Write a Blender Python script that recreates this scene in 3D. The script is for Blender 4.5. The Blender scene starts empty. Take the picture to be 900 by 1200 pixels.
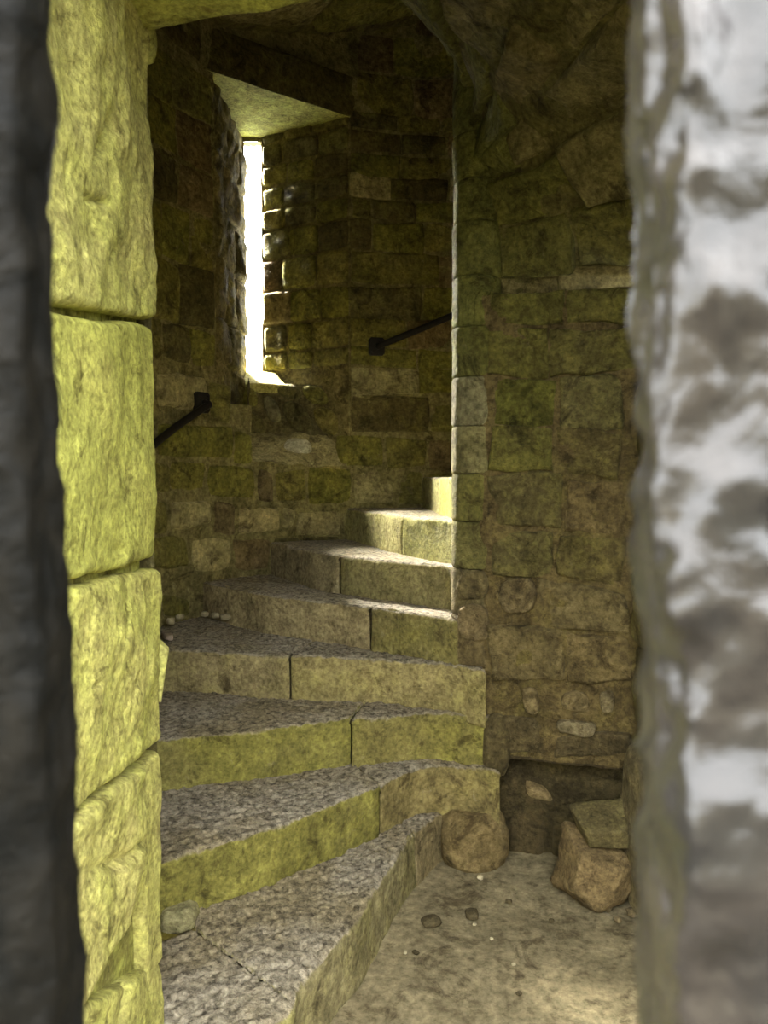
import bpy, math, random
import numpy as np
from mathutils import Vector
SC = bpy.context.scene
COL = SC.collection
random.seed(11)

# ------------------------------------------------------------------ camera, sky, exposure
EYE = np.array([0.0, 0.0, 1.6]); TILT = math.atan(40 / 900)
cam_d = bpy.data.cameras.new('camera'); cam = bpy.data.objects.new('camera', cam_d); COL.objects.link(cam)
cam.location = EYE; cam.rotation_euler = (math.pi / 2 - TILT, 0, 0)
cam_d.sensor_fit = 'VERTICAL'; cam_d.sensor_height = 36; cam_d.sensor_width = 27; cam_d.lens = 27
cam_d.clip_start = 0.02
cam_d.dof.use_dof = True; cam_d.dof.focus_distance = 3.0; cam_d.dof.aperture_fstop = 7.1
SC.camera = cam
w = bpy.data.worlds.new('overcast_sky'); SC.world = w; w.use_nodes = True
wn = w.node_tree.nodes; wl = w.node_tree.links; wn.clear()
wo = wn.new('ShaderNodeOutputWorld'); bg = wn.new('ShaderNodeBackground')
tc = wn.new('ShaderNodeTexCoord'); sx = wn.new('ShaderNodeSeparateXYZ'); cr = wn.new('ShaderNodeValToRGB')
cr.color_ramp.elements[0].position = 0.0; cr.color_ramp.elements[0].color = (0.80, 0.84, 0.86, 1)
cr.color_ramp.elements[1].position = 0.7; cr.color_ramp.elements[1].color = (1.0, 1.0, 1.0, 1)
wl.new(tc.outputs['Generated'], sx.inputs[0]); wl.new(sx.outputs['Z'], cr.inputs[0]); wl.new(cr.outputs[0], bg.inputs[0])
wl.new(bg.outputs[0], wo.inputs[0])
bg.inputs[1].default_value = 8.6
sd = bpy.data.lights.new('hazy_sun', 'SUN'); sun = bpy.data.objects.new('hazy_sun', sd); COL.objects.link(sun)
sd.energy = 300.0; sd.angle = math.radians(35); sd.color = (1.0, 0.96, 0.84)
sun.rotation_euler = Vector((0.70, -0.72, -0.64)).to_track_quat('-Z', 'Y').to_euler()
vs = SC.view_settings
vs.view_transform = 'Standard'; vs.look = 'None'; vs.gamma = 1; vs.use_curve_mapping = False
vs.exposure = 0.95
SC.cycles.max_bounces = 10; SC.cycles.diffuse_bounces = 7; SC.cycles.sample_clamp_indirect = 6

# ------------------------------------------------------------------ camera geometry of the photograph (900 x 1200)
def ray(px, py):
    x = (px - 450) / 900; v = (600 - py) / 900
    return np.array([x, math.cos(TILT) + v * math.sin(TILT), -math.sin(TILT) + v * math.cos(TILT)])
def at_z(px, py, z):
    d = ray(px, py); return EYE + d * ((z - EYE[2]) / d[2])
def at_y(px, py, y):
    d = ray(px, py); return EYE + d * (y / d[1])
def at_plane(px, py, p0, n):
    d = ray(px, py); return EYE + d * (np.dot(np.array(p0) - EYE, n) / np.dot(d, n))

# ------------------------------------------------------------------ noise
def _hash(ix, iy, iz, seed):
    h = (ix * 374761393 + iy * 668265263 + iz * 2147483647 + seed * 1274126177) & 0xFFFFFFFF
    h = ((h ^ (h >> 13)) * 1274126177) & 0xFFFFFFFF
    h = ((h ^ (h >> 15)) * 2246822519) & 0xFFFFFFFF
    return ((h ^ (h >> 16)) & 0xFFFFFF) / float(0xFFFFFF) * 2 - 1
def vnoise(p, seed=0):
    f = np.floor(p); i = f.astype(np.int64); t = p - f; t = t * t * t * (t * (t * 6 - 15) + 10)
    x, y, z = i[..., 0], i[..., 1], i[..., 2]; u, v, ww = t[..., 0], t[..., 1], t[..., 2]
    r = 0
    for dx in (0, 1):
        for dy in (0, 1):
            for dz in (0, 1):
                r = r + _hash(x + dx, y + dy, z + dz, seed) * (u if dx else 1 - u) * (v if dy else 1 - v) * (ww if dz else 1 - ww)
    return r
def fbm(p, freq, octaves=4, seed=0, gain=.5, ridged=False):
    r = 0; a = 1; tot = 0
    for o in range(octaves):
        n = vnoise(p * freq + 13.7 * o, seed + o * 7)
        if ridged: n = 1 - 2 * np.abs(n)
        r = r + a * n; tot += a; a *= gain; freq *= 2.03
    return r / tot

# ------------------------------------------------------------------ mesh helpers
def make_obj(name, verts, faces, mat, parent=None, color=(1, 1, 1, 1), smooth=True, center=True):
    verts = np.asarray(verts, float).reshape(-1, 3)
    c = verts.mean(0) if center else np.zeros(3)
    me = bpy.data.meshes.new(name)
    if isinstance(faces, np.ndarray):
        nf, k = faces.shape
        me.vertices.add(len(verts)); me.vertices.foreach_set('co', (verts - c).ravel())
        me.loops.add(nf * k); me.loops.foreach_set('vertex_index', faces.ravel().astype(np.int32))
        me.polygons.add(nf); me.polygons.foreach_set('loop_start', np.arange(0, nf * k, k, dtype=np.int32))
        me.update(calc_edges=True)
    else:
        me.from_pydata([tuple(v) for v in verts - c], [], faces); me.update()
    me.polygons.foreach_set('use_smooth', [smooth] * len(me.polygons))
    me.materials.append(mat)
    o = bpy.data.objects.new(name, me); COL.objects.link(o)
    o.location = c; o.color = color
    if parent is not None:
        o.parent = parent
        o.location = Vector(c) - parent_loc(parent)
    return o
def parent_loc(p):
    v = Vector((0, 0, 0))
    while p is not None:
        v += p.location; p = p.parent
    return v
def grid_faces(n, m, flip=False, wrap=False):
    i = np.arange(n - 1)[:, None]; j = np.arange(m if wrap else m - 1)[None, :]
    j2 = (j + 1) % m if wrap else j + 1
    a = i * m + j; b = i * m + j2; c = (i + 1) * m + j2; d = (i + 1) * m + j
    f = np.stack(np.broadcast_arrays(a, b, c, d), -1).reshape(-1, 4)
    return f[:, ::-1].copy() if flip else f
def empty(name, loc=(0, 0, 0), parent=None):
    o = bpy.data.objects.new(name, None); COL.objects.link(o); o.location = loc; o.empty_display_size = .1
    if parent is not None:
        o.parent = parent; o.location = Vector(loc) - parent_loc(parent)
    return o
def tag(o, label, cat, group=None, kind=None):
    o['label'] = label; o['category'] = cat
    if group: o['group'] = group
    if kind: o['kind'] = kind
    return o
def c4(r, g, b, a=0.0): return (r, g, b, a)
def srgb(r, g, b):
    return tuple(((v / 255) / 12.92 if v / 255 < .04045 else ((v / 255 + .055) / 1.055) ** 2.4) for v in (r, g, b))

# ------------------------------------------------------------------ materials
def nn(nt, kind, **kw):
    n = nt.nodes.new(kind)
    for k, v in kw.items(): setattr(n, k, v)
    return n
def ramp(nt, src, p0, p1, c0=(0, 0, 0, 1), c1=(1, 1, 1, 1)):
    r = nn(nt, 'ShaderNodeValToRGB'); r.color_ramp.elements[0].position = p0; r.color_ramp.elements[1].position = p1
    r.color_ramp.elements[0].color = c0; r.color_ramp.elements[1].color = c1
    nt.links.new(src, r.inputs[0]); return r.outputs[0]
def noise(nt, vec, scale, detail=6, rough=.6, dist=0.0):
    n = nn(nt, 'ShaderNodeTexNoise'); n.inputs['Scale'].default_value = scale; n.inputs['Detail'].default_value = detail
    n.inputs['Roughness'].default_value = rough; n.inputs['Distortion'].default_value = dist
    nt.links.new(vec, n.inputs['Vector']); return n.outputs['Fac']
def mixc(nt, fac, a, b, mode='MIX'):
    m = nn(nt, 'ShaderNodeMix', data_type='RGBA', blend_type=mode)
    for sock, v in ((m.inputs[0], fac), (m.inputs[6], a), (m.inputs[7], b)):
        if hasattr(v, 'node'): nt.links.new(v, sock)
        else: sock.default_value = v if not isinstance(v, tuple) or len(v) != 3 else (*v, 1)
    return m.outputs[2]
def math_n(nt, op, a, b=0.0):
    m = nn(nt, 'ShaderNodeMath', operation=op)
    for i, v in enumerate((a, b)):
        if hasattr(v, 'node'): nt.links.new(v, m.inputs[i])
        else: m.inputs[i].default_value = v
    return m.outputs[0]

def stone_material(name, moss=(.20, .21, .035), pale=(.40, .36, .22), dark=.45, moss_lo=.45, bump=.5, scale=1.0, tread=None, fine=1.0, stretch=(1, 1, 1)):
    """weathered stone: the object's colour, mottled; algae by the object's alpha; pale lichen flecks; optional trodden top"""
    m = bpy.data.materials.new(name); m.use_nodes = True; nt = m.node_tree; nt.nodes.clear()
    out = nn(nt, 'ShaderNodeOutputMaterial'); bs = nn(nt, 'ShaderNodeBsdfPrincipled')
    nt.links.new(bs.outputs[0], out.inputs[0]); bs.inputs['Roughness'].default_value = .88; bs.inputs['Specular IOR Level'].default_value = .25
    geo = nn(nt, 'ShaderNodeNewGeometry'); oi = nn(nt, 'ShaderNodeObjectInfo')
    mp = nn(nt, 'ShaderNodeMapping'); mp.inputs['Scale'].default_value = stretch
    nt.links.new(geo.outputs['Position'], mp.inputs[0]); vec = mp.outputs[0]
    big = noise(nt, vec, 2.2 * scale, 4, .6, .4); mid = noise(nt, vec, 9 * scale, 8, .68, .3)
    fin = noise(nt, vec, 42 * scale, 8, .7); grit = noise(nt, vec, 150 * scale, 4, .6)
    base = oi.outputs['Color']
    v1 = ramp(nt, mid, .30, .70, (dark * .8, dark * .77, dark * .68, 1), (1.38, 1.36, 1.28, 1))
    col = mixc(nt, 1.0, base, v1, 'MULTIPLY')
    v2 = ramp(nt, fin, .33, .68, (.50, .48, .42, 1), (1.42, 1.41, 1.36, 1))  # both ramps darken bump lows, putting crevice shade into the colour
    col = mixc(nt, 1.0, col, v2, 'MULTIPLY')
    # algae
    mz = math_n(nt, 'ADD', math_n(nt, 'MULTIPLY', big, .65), math_n(nt, 'MULTIPLY', mid, .35))
    mz = math_n(nt, 'ADD', mz, math_n(nt, 'SUBTRACT', oi.outputs['Alpha'], .5))
    mf = ramp(nt, mz, moss_lo - .05, moss_lo + .22)
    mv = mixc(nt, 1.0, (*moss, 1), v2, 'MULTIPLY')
    if tread is not None:
        sepn = nn(nt, 'ShaderNodeSeparateXYZ'); nt.links.new(geo.outputs['Normal'], sepn.inputs[0])
        up = math_n(nt, 'ADD', sepn.outputs['Z'], math_n(nt, 'MULTIPLY', math_n(nt, 'SUBTRACT', fin, .5), .5))
        uf = ramp(nt, up, .5, .72)
        notup = math_n(nt, 'SUBTRACT', 1.0, uf)
        mf = math_n(nt, 'MULTIPLY', mf, math_n(nt, 'ADD', math_n(nt, 'MULTIPLY', notup, .9), .08))
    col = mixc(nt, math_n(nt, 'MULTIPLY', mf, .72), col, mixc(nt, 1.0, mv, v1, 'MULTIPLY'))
    # lichen / bare flecks
    ln = noise(nt, vec, 17 * scale, 9, .78, .6)
    fl = ramp(nt, ln, .60, .70)
    col = mixc(nt, math_n(nt, 'MULTIPLY', fl, .45), col, (*pale, 1))
    dn = ramp(nt, noise(nt, vec, 6.5 * scale, 9, .75, .8), .36, .46, (.42, .4, .36, 1), (1, 1, 1, 1))
    col = mixc(nt, 1.0, col, dn, 'MULTIPLY')
    if tread is not None:
        tv = mixc(nt, 1.0, (*tread, 1), ramp(nt, noise(nt, vec, 34 * scale, 9, .75, .3), .38, .62, (.26, .245, .22, 1), (1.6, 1.58, 1.52, 1)), 'MULTIPLY')  # speckle contrast also puts the ripples' soft shading into the colour
        tv = mixc(nt, ramp(nt, big, .42, .62), tv, mixc(nt, 1.0, tv, (.8, .76, .62, 1), 'MULTIPLY'))
        col = mixc(nt, uf, col, tv)
    nt.links.new(col, bs.inputs['Base Color'])
    h = math_n(nt, 'ADD', math_n(nt, 'MULTIPLY', mid, 1.0), math_n(nt, 'MULTIPLY', fin, .5 * fine))
    h = math_n(nt, 'ADD', h, math_n(nt, 'MULTIPLY', grit, .16 * fine))
    bp = nn(nt, 'ShaderNodeBump'); bp.inputs['Strength'].default_value = bump; bp.inputs['Distance'].default_value = .045
    nt.links.new(h, bp.inputs['Height']); nt.links.new(bp.outputs[0], bs.inputs['Normal'])
    return m

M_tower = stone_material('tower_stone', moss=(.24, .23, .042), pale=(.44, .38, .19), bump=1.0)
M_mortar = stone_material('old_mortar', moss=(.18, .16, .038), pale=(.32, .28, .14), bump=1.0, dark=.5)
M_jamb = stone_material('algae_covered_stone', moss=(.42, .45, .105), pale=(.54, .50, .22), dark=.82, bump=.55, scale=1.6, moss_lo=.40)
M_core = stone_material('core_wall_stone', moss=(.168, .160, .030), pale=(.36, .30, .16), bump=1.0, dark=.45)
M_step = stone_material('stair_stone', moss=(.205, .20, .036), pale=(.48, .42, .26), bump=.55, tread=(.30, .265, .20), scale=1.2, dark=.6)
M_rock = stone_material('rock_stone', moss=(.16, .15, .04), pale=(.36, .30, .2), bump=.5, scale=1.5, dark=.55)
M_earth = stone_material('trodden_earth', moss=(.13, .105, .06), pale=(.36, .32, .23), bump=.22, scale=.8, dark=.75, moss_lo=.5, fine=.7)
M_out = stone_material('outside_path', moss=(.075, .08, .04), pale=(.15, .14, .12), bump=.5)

M_added_wall = stone_material('dark_added_wall', moss=(.03, .035, .014), pale=(.07, .065, .05), bump=.6, dark=.5)

def iron_material(name, base, rough, metallic, coat, bump, scale):
    m = bpy.data.materials.new(name); m.use_nodes = True; nt = m.node_tree; bs = nt.nodes['Principled BSDF']
    geo = nn(nt, 'ShaderNodeNewGeometry'); vec = geo.outputs['Position']
    a = noise(nt, vec, 60 * scale, 6, .6, .5); b = noise(nt, vec, 220 * scale, 4, .6)
    nt.links.new(mixc(nt, ramp(nt, a, .4, .65), (*base, 1), (base[0] * 1.9, base[1] * 1.7, base[2] * 1.5, 1)), bs.inputs['Base Color'])
    bs.inputs['Metallic'].default_value = metallic; bs.inputs['Roughness'].default_value = rough
    bs.inputs['Coat Weight'].default_value = coat; bs.inputs['Coat Roughness'].default_value = .12
    bp = nn(nt, 'ShaderNodeBump'); bp.inputs['Strength'].default_value = bump; bp.inputs['Distance'].default_value = .004
    nt.links.new(math_n(nt, 'ADD', a, math_n(nt, 'MULTIPLY', b, .4)), bp.inputs['Height']); nt.links.new(bp.outputs[0], bs.inputs['Normal'])
    return m
M_rail = iron_material('black_iron', (.008, .007, .006), .6, 0, .0, .5, .5)
M_rail.node_tree.nodes['Principled BSDF'].inputs['Specular IOR Level'].default_value = .25
M_bar_shaded = iron_material('shaded_black_iron', (.004, .004, .0035), .5, 0, .0, .8, .6)  # darker, duller copy standing in for dark surroundings in its reflections
M_bar_shaded.node_tree.nodes['Principled BSDF'].inputs['Specular IOR Level'].default_value = .05
M_bar_shiny = iron_material('shiny_worn_iron', (.012, .0112, .0105), .2, 0, .0, 1.0, .3)
M_bar_shiny.node_tree.nodes['Principled BSDF'].inputs['Specular IOR Level'].default_value = .36
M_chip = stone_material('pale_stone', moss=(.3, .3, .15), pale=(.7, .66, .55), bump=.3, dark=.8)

# ------------------------------------------------------------------ generic masonry piece on a surface S(u,v) -> P, N
def prof(x):
    x = np.clip(x, 0, 1); return np.sqrt(np.clip(1 - (1 - x) ** 2, 0, 1))
def stone(S, quad, mat, parent, color=(.2, .18, .08, .4), name='stone', proud=.012, drop=.005, depth=.05, edge=.012,
          squircle=.12, warp=.012, amp=.006, freq=7, res=.022, seed=None, ridged=False, aniso=(1, 1, 1), carve=None, maxn=120, gap=.002, tilt=.006):
    seed = random.randrange(99999) if seed is None else seed
    q = [np.array(c, float) for c in quad]               # BL, BR, TR, TL in (u, v)
    P4, _ = S(np.array([c[0] for c in q]), np.array([c[1] for c in q]))
    W = (np.linalg.norm(P4[1] - P4[0]) + np.linalg.norm(P4[2] - P4[3])) / 2
    H = (np.linalg.norm(P4[3] - P4[0]) + np.linalg.norm(P4[2] - P4[1])) / 2
    n = int(np.clip(round(W / res), 6, maxn)); m = int(np.clip(round(H / res), 5, maxn))
    lin = lambda k: np.concatenate([[0, 0, .35 / k], np.linspace(1 / k, 1 - 1 / k, k - 1), [1 - .35 / k, 1, 1]])
    s = lin(n); t = lin(m)
    Sg, Tg = np.meshgrid(s, t, indexing='ij')
    rim = np.zeros_like(Sg, bool); rim[0] = rim[-1] = True; rim[:, 0] = rim[:, -1] = True
    gx = gap / max(W, .02); gy = gap / max(H, .02)
    x = (Sg * 2 - 1) * (1 - gx); y = (Tg * 2 - 1) * (1 - gy)
    xs = x * np.sqrt(1 - squircle * y * y / 2); ys = y * np.sqrt(1 - squircle * x * x / 2)
    a, b = (xs + 1) / 2, (ys + 1) / 2
    uv = ((1 - a) * (1 - b))[..., None] * q[0] + (a * (1 - b))[..., None] * q[1] + (a * b)[..., None] * q[2] + ((1 - a) * b)[..., None] * q[3]
    P, N = S(uv[..., 0], uv[..., 1])
    ed = min(edge, .45 * min(W, H))
    f = prof(np.minimum(Sg, 1 - Sg) * W / ed) * prof(np.minimum(Tg, 1 - Tg) * H / ed)
    h = -drop + (proud + drop) * f
    nz = fbm(P * np.array(aniso), freq, 5, seed, .55, ridged)
    h = h + amp * nz * (.3 + .7 * f)
    tr_ = random.Random(seed); h = h + f * tilt * (tr_.uniform(-1, 1) * x + tr_.uniform(-1, 1) * y)
    if carve is not None: h = h - carve(P) * f
    h[rim] = -depth
    wv = np.stack([fbm(P, 5.0, 3, seed + 31 * k) for k in (1, 2, 3)], -1)
    P = P + N * h[..., None] + wv * warp
    nu, nv = len(s), len(t)
    V = P.reshape(-1, 3); F = grid_faces(nu, nv)
    k = F[len(F) // 2]; fn = np.cross(V[k[1]] - V[k[0]], V[k[3]] - V[k[0]])
    if np.dot(fn, N.reshape(-1, 3)[k[0]]) < 0: F = F[:, ::-1].copy()
    return make_obj(name, V, F, mat, parent, color)
def jit(col, a, moss=None):
    f = 1 + random.uniform(-a, a); g = random.uniform(-.04, .04)
    return (max(0, col[0] * f * (1 + g)), max(0, col[1] * f), max(0, col[2] * f * (1 - g)), col[3] if moss is None else moss)
def backing(name, S, us, vs, mat, amp=.012, freq=6, inset=.0, hole=None, color=(.15, .13, .06, .4), flip=None, seed=5, parent=None):
    U, Vv = np.meshgrid(us, vs, indexing='ij'); P, N = S(U, Vv)
    P = P + N * (amp * fbm(P, freq, 5, seed, .55) - inset)[..., None]
    F = grid_faces(len(us), len(vs))
    V = P.reshape(-1, 3)
    if hole is not None:
        uc = U.ravel()[F].mean(1); vc = Vv.ravel()[F].mean(1); F = F[~hole(uc, vc)]
    k = F[len(F) // 2]; fn = np.cross(V[k[1]] - V[k[0]], V[k[3]] - V[k[0]])
    if np.dot(fn, N.reshape(-1, 3)[k[0]]) < 0: F = F[:, ::-1].copy()
    return make_obj(name, V, F, mat, parent, color, center=False)
def polycarve(pts, width, depth):
    pts = [np.array(p, float) for p in pts]
    def f(P):
        dmin = np.full(P.shape[:-1], 9.0)
        wob = np.stack([fbm(P, 14, 3, 71 + k) for k in range(3)], -1) * .018
        Q = P + wob
        for a, b in zip(pts[:-1], pts[1:]):
            ab = b - a; t = np.clip(((Q - a) @ ab) / (ab @ ab), 0, 1)
            dmin = np.minimum(dmin, np.linalg.norm(Q - a - t[..., None] * ab, axis=-1))
        return depth * np.exp(-(dmin / width) ** 2)
    return f

# ------------------------------------------------------------------ tower cylinder
CX, CY, R = .40, .0 + 3.40, 1.75
def cyl(a, z):
    r = np.radians(a); n = np.stack([-np.cos(r), -np.sin(r), np.zeros_like(r)], -1)
    return np.stack([CX + R * np.cos(r), CY + R * np.sin(r), np.broadcast_to(z, r.shape)], -1), n
def px_cyl(px, py):
    d = ray(px, py); o = EYE - np.array([CX, CY, 0])
    A = d[0] ** 2 + d[1] ** 2; B = 2 * (o[0] * d[0] + o[1] * d[1]); C = o[0] ** 2 + o[1] ** 2 - R * R
    t = (-B + math.sqrt(max(B * B - 4 * A * C, 0))) / (2 * A); p = EYE + d * t
    return (math.degrees(math.atan2(p[1] - CY, p[0] - CX)) % 360, p[2])
A_R, Z_T = px_cyl(408, 137)       # right top corner of the window recess
A_L, _ = px_cyl(250, 75)          # left top corner
Z_B = 1.70                        # foot of the recess
A_B = px_cyl(297, 520)[0]
def in_window(a, z): return (a > A_R) & (a < np.where(z > 2.04, A_L, A_B)) & (z > Z_B) & (z < Z_T)
C_TOW = (.27, .242, .080, .5)
wall_back = backing('wall_back', cyl, np.concatenate([np.arange(-12, A_R - .5, 1.0), np.linspace(A_R, A_L, 34), np.arange(A_L + .6, 235.6, .9)]),
                    np.concatenate([np.linspace(-.05, Z_B, 62), np.linspace(Z_B, Z_T, 60)[1:], np.linspace(Z_T, 5.6, 40)[1:]]),
                    M_mortar, .016, 7, .001, in_window, (.30, .265, .115, .35))
tag(wall_back, 'curved olive-brown rubble masonry of the round stair tower around the window slit', 'wall', kind='structure')

def wall_px(quad, color=C_TOW, **kw):      # corners TL, TR, BR, BL as read in the photograph, built on the tower cylinder
    tl, tr, br, bl = [px_cyl(*p) for p in quad]
    return stone(cyl, [bl, br, tr, tl], M_tower, wall_back, jit(color, .12), **kw)
PALE = (.47, .41, .20, .25); GRN = (.28, .265, .075, .62); DRK = (.155, .135, .055, .40); BRN = (.25, .19, .09, .28)
traced = [
 ([(183,437),(240,440),(243,477),(183,480)], PALE), ([(246,444),(271,450),(268,497),(247,489)], C_TOW),
 ([(184,497),(232,491),(273,499),(272,537),(184,536)][0:1] + [(272,498),(272,537),(184,536)], GRN), ([(274,503),(295,511),(297,546),(274,545)], GRN),
 ([(176,541),(198,541),(198,577),(176,577)], C_TOW), ([(200,541),(242,541),(240,577),(200,577)], GRN), ([(244,542),(300,548),(298,585),(244,580)], GRN),
 ([(176,588),(195,588),(195,626),(176,626)], C_TOW), ([(198,588),(246,587),(247,616),(198,623)], PALE), ([(249,586),(276,590),(276,629),(250,627)], BRN),
 ([(278,592),(325,592),(330,622),(280,627)], (.46,.40,.20,.2)), ([(328,592),(345,596),(343,620),(331,621)], PALE), ([(321,553),(357,549),(359,587),(324,588)], C_TOW),
 ([(361,546),(411,548),(412,590),(361,591)], GRN), ([(414,552),(462,549),(463,591),(415,591)], PALE), ([(465,555),(498,553),(498,592),(465,593)], C_TOW),
 ([(176,630),(216,629),(221,666),(176,668)], C_TOW), ([(223,632),(270,632),(270,668),(225,672)], PALE), ([(273,630),(316,631),(316,668),(273,667)], BRN),
 ([(197,674),(222,671),(224,698),(199,695)], PALE), ([(188,697),(222,702),(222,722),(190,724)], C_TOW), ([(346,600),(400,600),(398,626),(346,629)], PALE),
 ([(397,508),(449,511),(450,546),(398,548)], GRN), ([(452,512),(500,514),(500,549),(452,550)], C_TOW), ([(502,514),(545,514),(545,550),(502,551)], BRN),
 ([(302,550),(319,554),(322,589),(302,588)], BRN), ([(500,553),(545,553),(545,592),(500,592)], C_TOW),
 ([(320,632),(352,630),(352,655),(320,655)], DRK), ([(355,628),(400,628),(400,660),(355,660)], DRK),
]
for qd, colr in traced: wall_px(qd, colr, amp=.016, proud=random.uniform(.014, .032), squircle=random.uniform(.08, .4), edge=.03, drop=.012, freq=9, warp=.02)
def rows_zone(a0, a1, zs, wmin, wmax, S=cyl, mat=M_tower, parent=wall_back, colors=(C_TOW, GRN, DRK, BRN, PALE), weights=(4, 3, 2, 2, 1), skip=None, per=R, **kw):
    """courses of stones between a0 and a1; zs are course heights"""
    for z0, z1 in zip(zs[:-1], zs[1:]):
        a = a0
        while a < a1 - 1e-6:
            wdt = math.degrees(random.uniform(wmin, wmax) / per) if per else random.uniform(wmin, wmax)
            b = a + wdt
            if a1 - b < .4 * wdt: b = a1
            if skip is None or not skip((a + b) / 2, (z0 + z1) / 2, a, b, z0, z1):
                j = lambda: random.uniform(-.012, .012)
                pad = .001
                q = [(b, z0 + pad + j()), (a, z0 + pad + j()), (a, z1 - pad + j()), (b, z1 - pad + j())]
                stone(S, q, mat, parent, jit(random.choices(colors, weights)[0], .16), proud=random.uniform(.006, .022), squircle=random.uniform(.03, .25), **kw)
            a = b
def zrow(ys, Y): return sorted(1.6 + (560 - y) * Y / 900 for y in ys)
zs_right = zrow([505, 462, 430, 408, 374, 336, 296, 262, 236, 210, 184, 158, 137], 5.05)
rows_zone(80, A_R - .2, zs_right, .24, .5, amp=.012, edge=.018, freq=9, warp=.016)
zs_up = [Z_T + .03, Z_T + .3, Z_T + .55, Z_T + .8, Z_T + 1.1]
rows_zone(84, A_R - 2, zs_up, .28, .55, amp=.016, edge=.04, freq=7, weights=(4, 1, 4, 2, 0))
rows_zone(A_L + 3, 176, zs_up, .28, .55, amp=.016, edge=.04, freq=7, weights=(4, 1, 4, 2, 0))
zs_left = zrow([430, 388, 320, 258, 205, 150, 95, 70], 4.4)
rows_zone(A_L + .3, 172, [z for z in zs_left if z < Z_T + .05], .17, .34, amp=.014, edge=.03, freq=9, weights=(5, 4, 2, 1, 0))

# lintel over the window recess : one long stone on the wall face

# ------------------------------------------------------------------ window slit with its splayed recess
YS = 5.32
SL = at_y(287, 300, YS)[0]; SR = at_y(308, 300, YS)[0]
ZST = at_y(298, 166, YS)[2]; ZSB = at_y(298, 432, YS)[2]
PR = cyl(np.array([A_R]), 0)[0][0]; PL = cyl(np.array([A_L]), 0)[0][0]
def ruled(p0, p1):     # vertical plane from p0 to p1, u along 0..1, v = height
    p0 = np.array(p0[:2], float); p1 = np.array(p1[:2], float)
    d = (p1 - p0) / np.linalg.norm(p1 - p0); nrm = np.array([d[1], -d[0], 0.0])
    def S(u, v):
        u = np.asarray(u, float); xy = p0 + u[..., None] * (p1 - p0)
        return np.concatenate([xy, np.broadcast_to(v, u.shape)[..., None]], -1), np.broadcast_to(nrm, u.shape + (3,))
    return S
S_sr = ruled((SR, YS), PR)          # right splay, faces left / into the room
S_sl = ruled(PL, (SL, YS))          # left splay
win = backing('window_1', S_sr, np.linspace(-.02, 1.02, 22), np.linspace(Z_B, Z_T + .03, 80), M_mortar, .012, 7, .006, None, (.25, .21, .085, .45))
tag(win, 'tall narrow arrow slit window glowing white in its splayed stone recess', 'window', kind='structure')
backing('splay', S_sl, np.linspace(-.02, 1.03, 34), np.linspace(Z_B, Z_T + .03, 80), M_mortar, .035, 9, .014, None, (.24, .20, .085, .4), parent=win, seed=9)
zsr = [z for z in zs_right if Z_B < z] 
for z0, z1 in zip(zsr[:-1], zsr[1:]):
    if z1 < 2.42: continue
    cuts = [0.0, random.uniform(.2, .38), random.uniform(.55, .7), 1.0]
    for i, (u0, u1) in enumerate(zip(cuts[:-1], cuts[1:])):
        cc = random.choices((C_TOW, GRN, DRK, (.22, .16, .08, .15)), (3, 3, 2, 3 if i == 0 else 0))[0]
        stone(S_sr, [(u0, z0 + .005), (u1, z0 + .005), (u1, z1 - .005), (u0, z1 - .005)], M_tower, win, jit(cc, .15), proud=random.uniform(.006, .018), squircle=.3, amp=.008, edge=.025, gap=.003)
# pale dressed jamb stone low on the right of the slit
zc0 = at_y(320, 382, YS)[2]; zc1 = at_y(320, 344, YS)[2]
stone(S_sr, [(0, zc0), (.36, zc0), (.36, zc1), (0, zc1)], M_tower, win, (.32, .26, .12, .25), proud=.03, amp=.004, edge=.015, squircle=.1)
S_lin = ruled(PL, PR)
stone(S_lin, [(-.06, Z_T), (1.06, Z_T), (1.08, Z_T + .27), (-.04, Z_T + .25)], M_tower, win, (.15, .13, .045, .4), name='lintel', proud=.006, amp=.014, edge=.012, warp=.006, depth=.14, squircle=0)
# left splay: upright rough stones
for z0, z1 in zip([2.0, 2.28, 2.55, 2.9, 3.2, 3.5, 3.75][:-1], [2.28, 2.55, 2.9, 3.2, 3.5, 3.75, Z_T]):
    cuts = [.0, random.uniform(.25, .4), random.uniform(.6, .75), 1.0]
    for u0, u1 in zip(cuts[:-1], cuts[1:]):
        stone(S_sl, [(u0, z0), (u1, z0), (u1, z1), (u0, z1)], M_tower, win, jit((.25, .21, .09, .4), .15), proud=random.uniform(.0, .03), squircle=.4, amp=.035, freq=10, edge=.04)
# slit cheeks (the wall beyond the splay), a sky-lit notch 18 cm deep
def slab(p00, p10, p11, p01):
    p = [np.array(v, float) for v in (p00, p10, p11, p01)]; nrm = np.cross(p[1] - p[0], p[3] - p[0]); nrm /= np.linalg.norm(nrm)
    def S(u, v):
        u = np.asarray(u, float)[..., None]; v = np.asarray(v, float)[..., None]
        P = (1 - u) * (1 - v) * p[0] + u * (1 - v) * p[1] + u * v * p[2] + (1 - u) * v * p[3]
        return P, np.broadcast_to(nrm, P.shape)
    return S
YO = YS + .07
def piece(S, name, parent, mat, color, nu=14, nv=30, amp=.01, freq=12, seed=3, inset=0):
    return backing(name, S, np.linspace(0, 1, nu), np.linspace(0, 1, nv), mat, amp, freq, inset, None, color, parent=parent, seed=seed)
piece(slab((SL, YS, ZSB - .1), (SL - .07, YO, ZSB - .1), (SL - .07, YO, ZST), (SL, YS, ZST)), 'slit_cheek', win, M_tower, (.35, .30, .15, .2), amp=.006)
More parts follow.
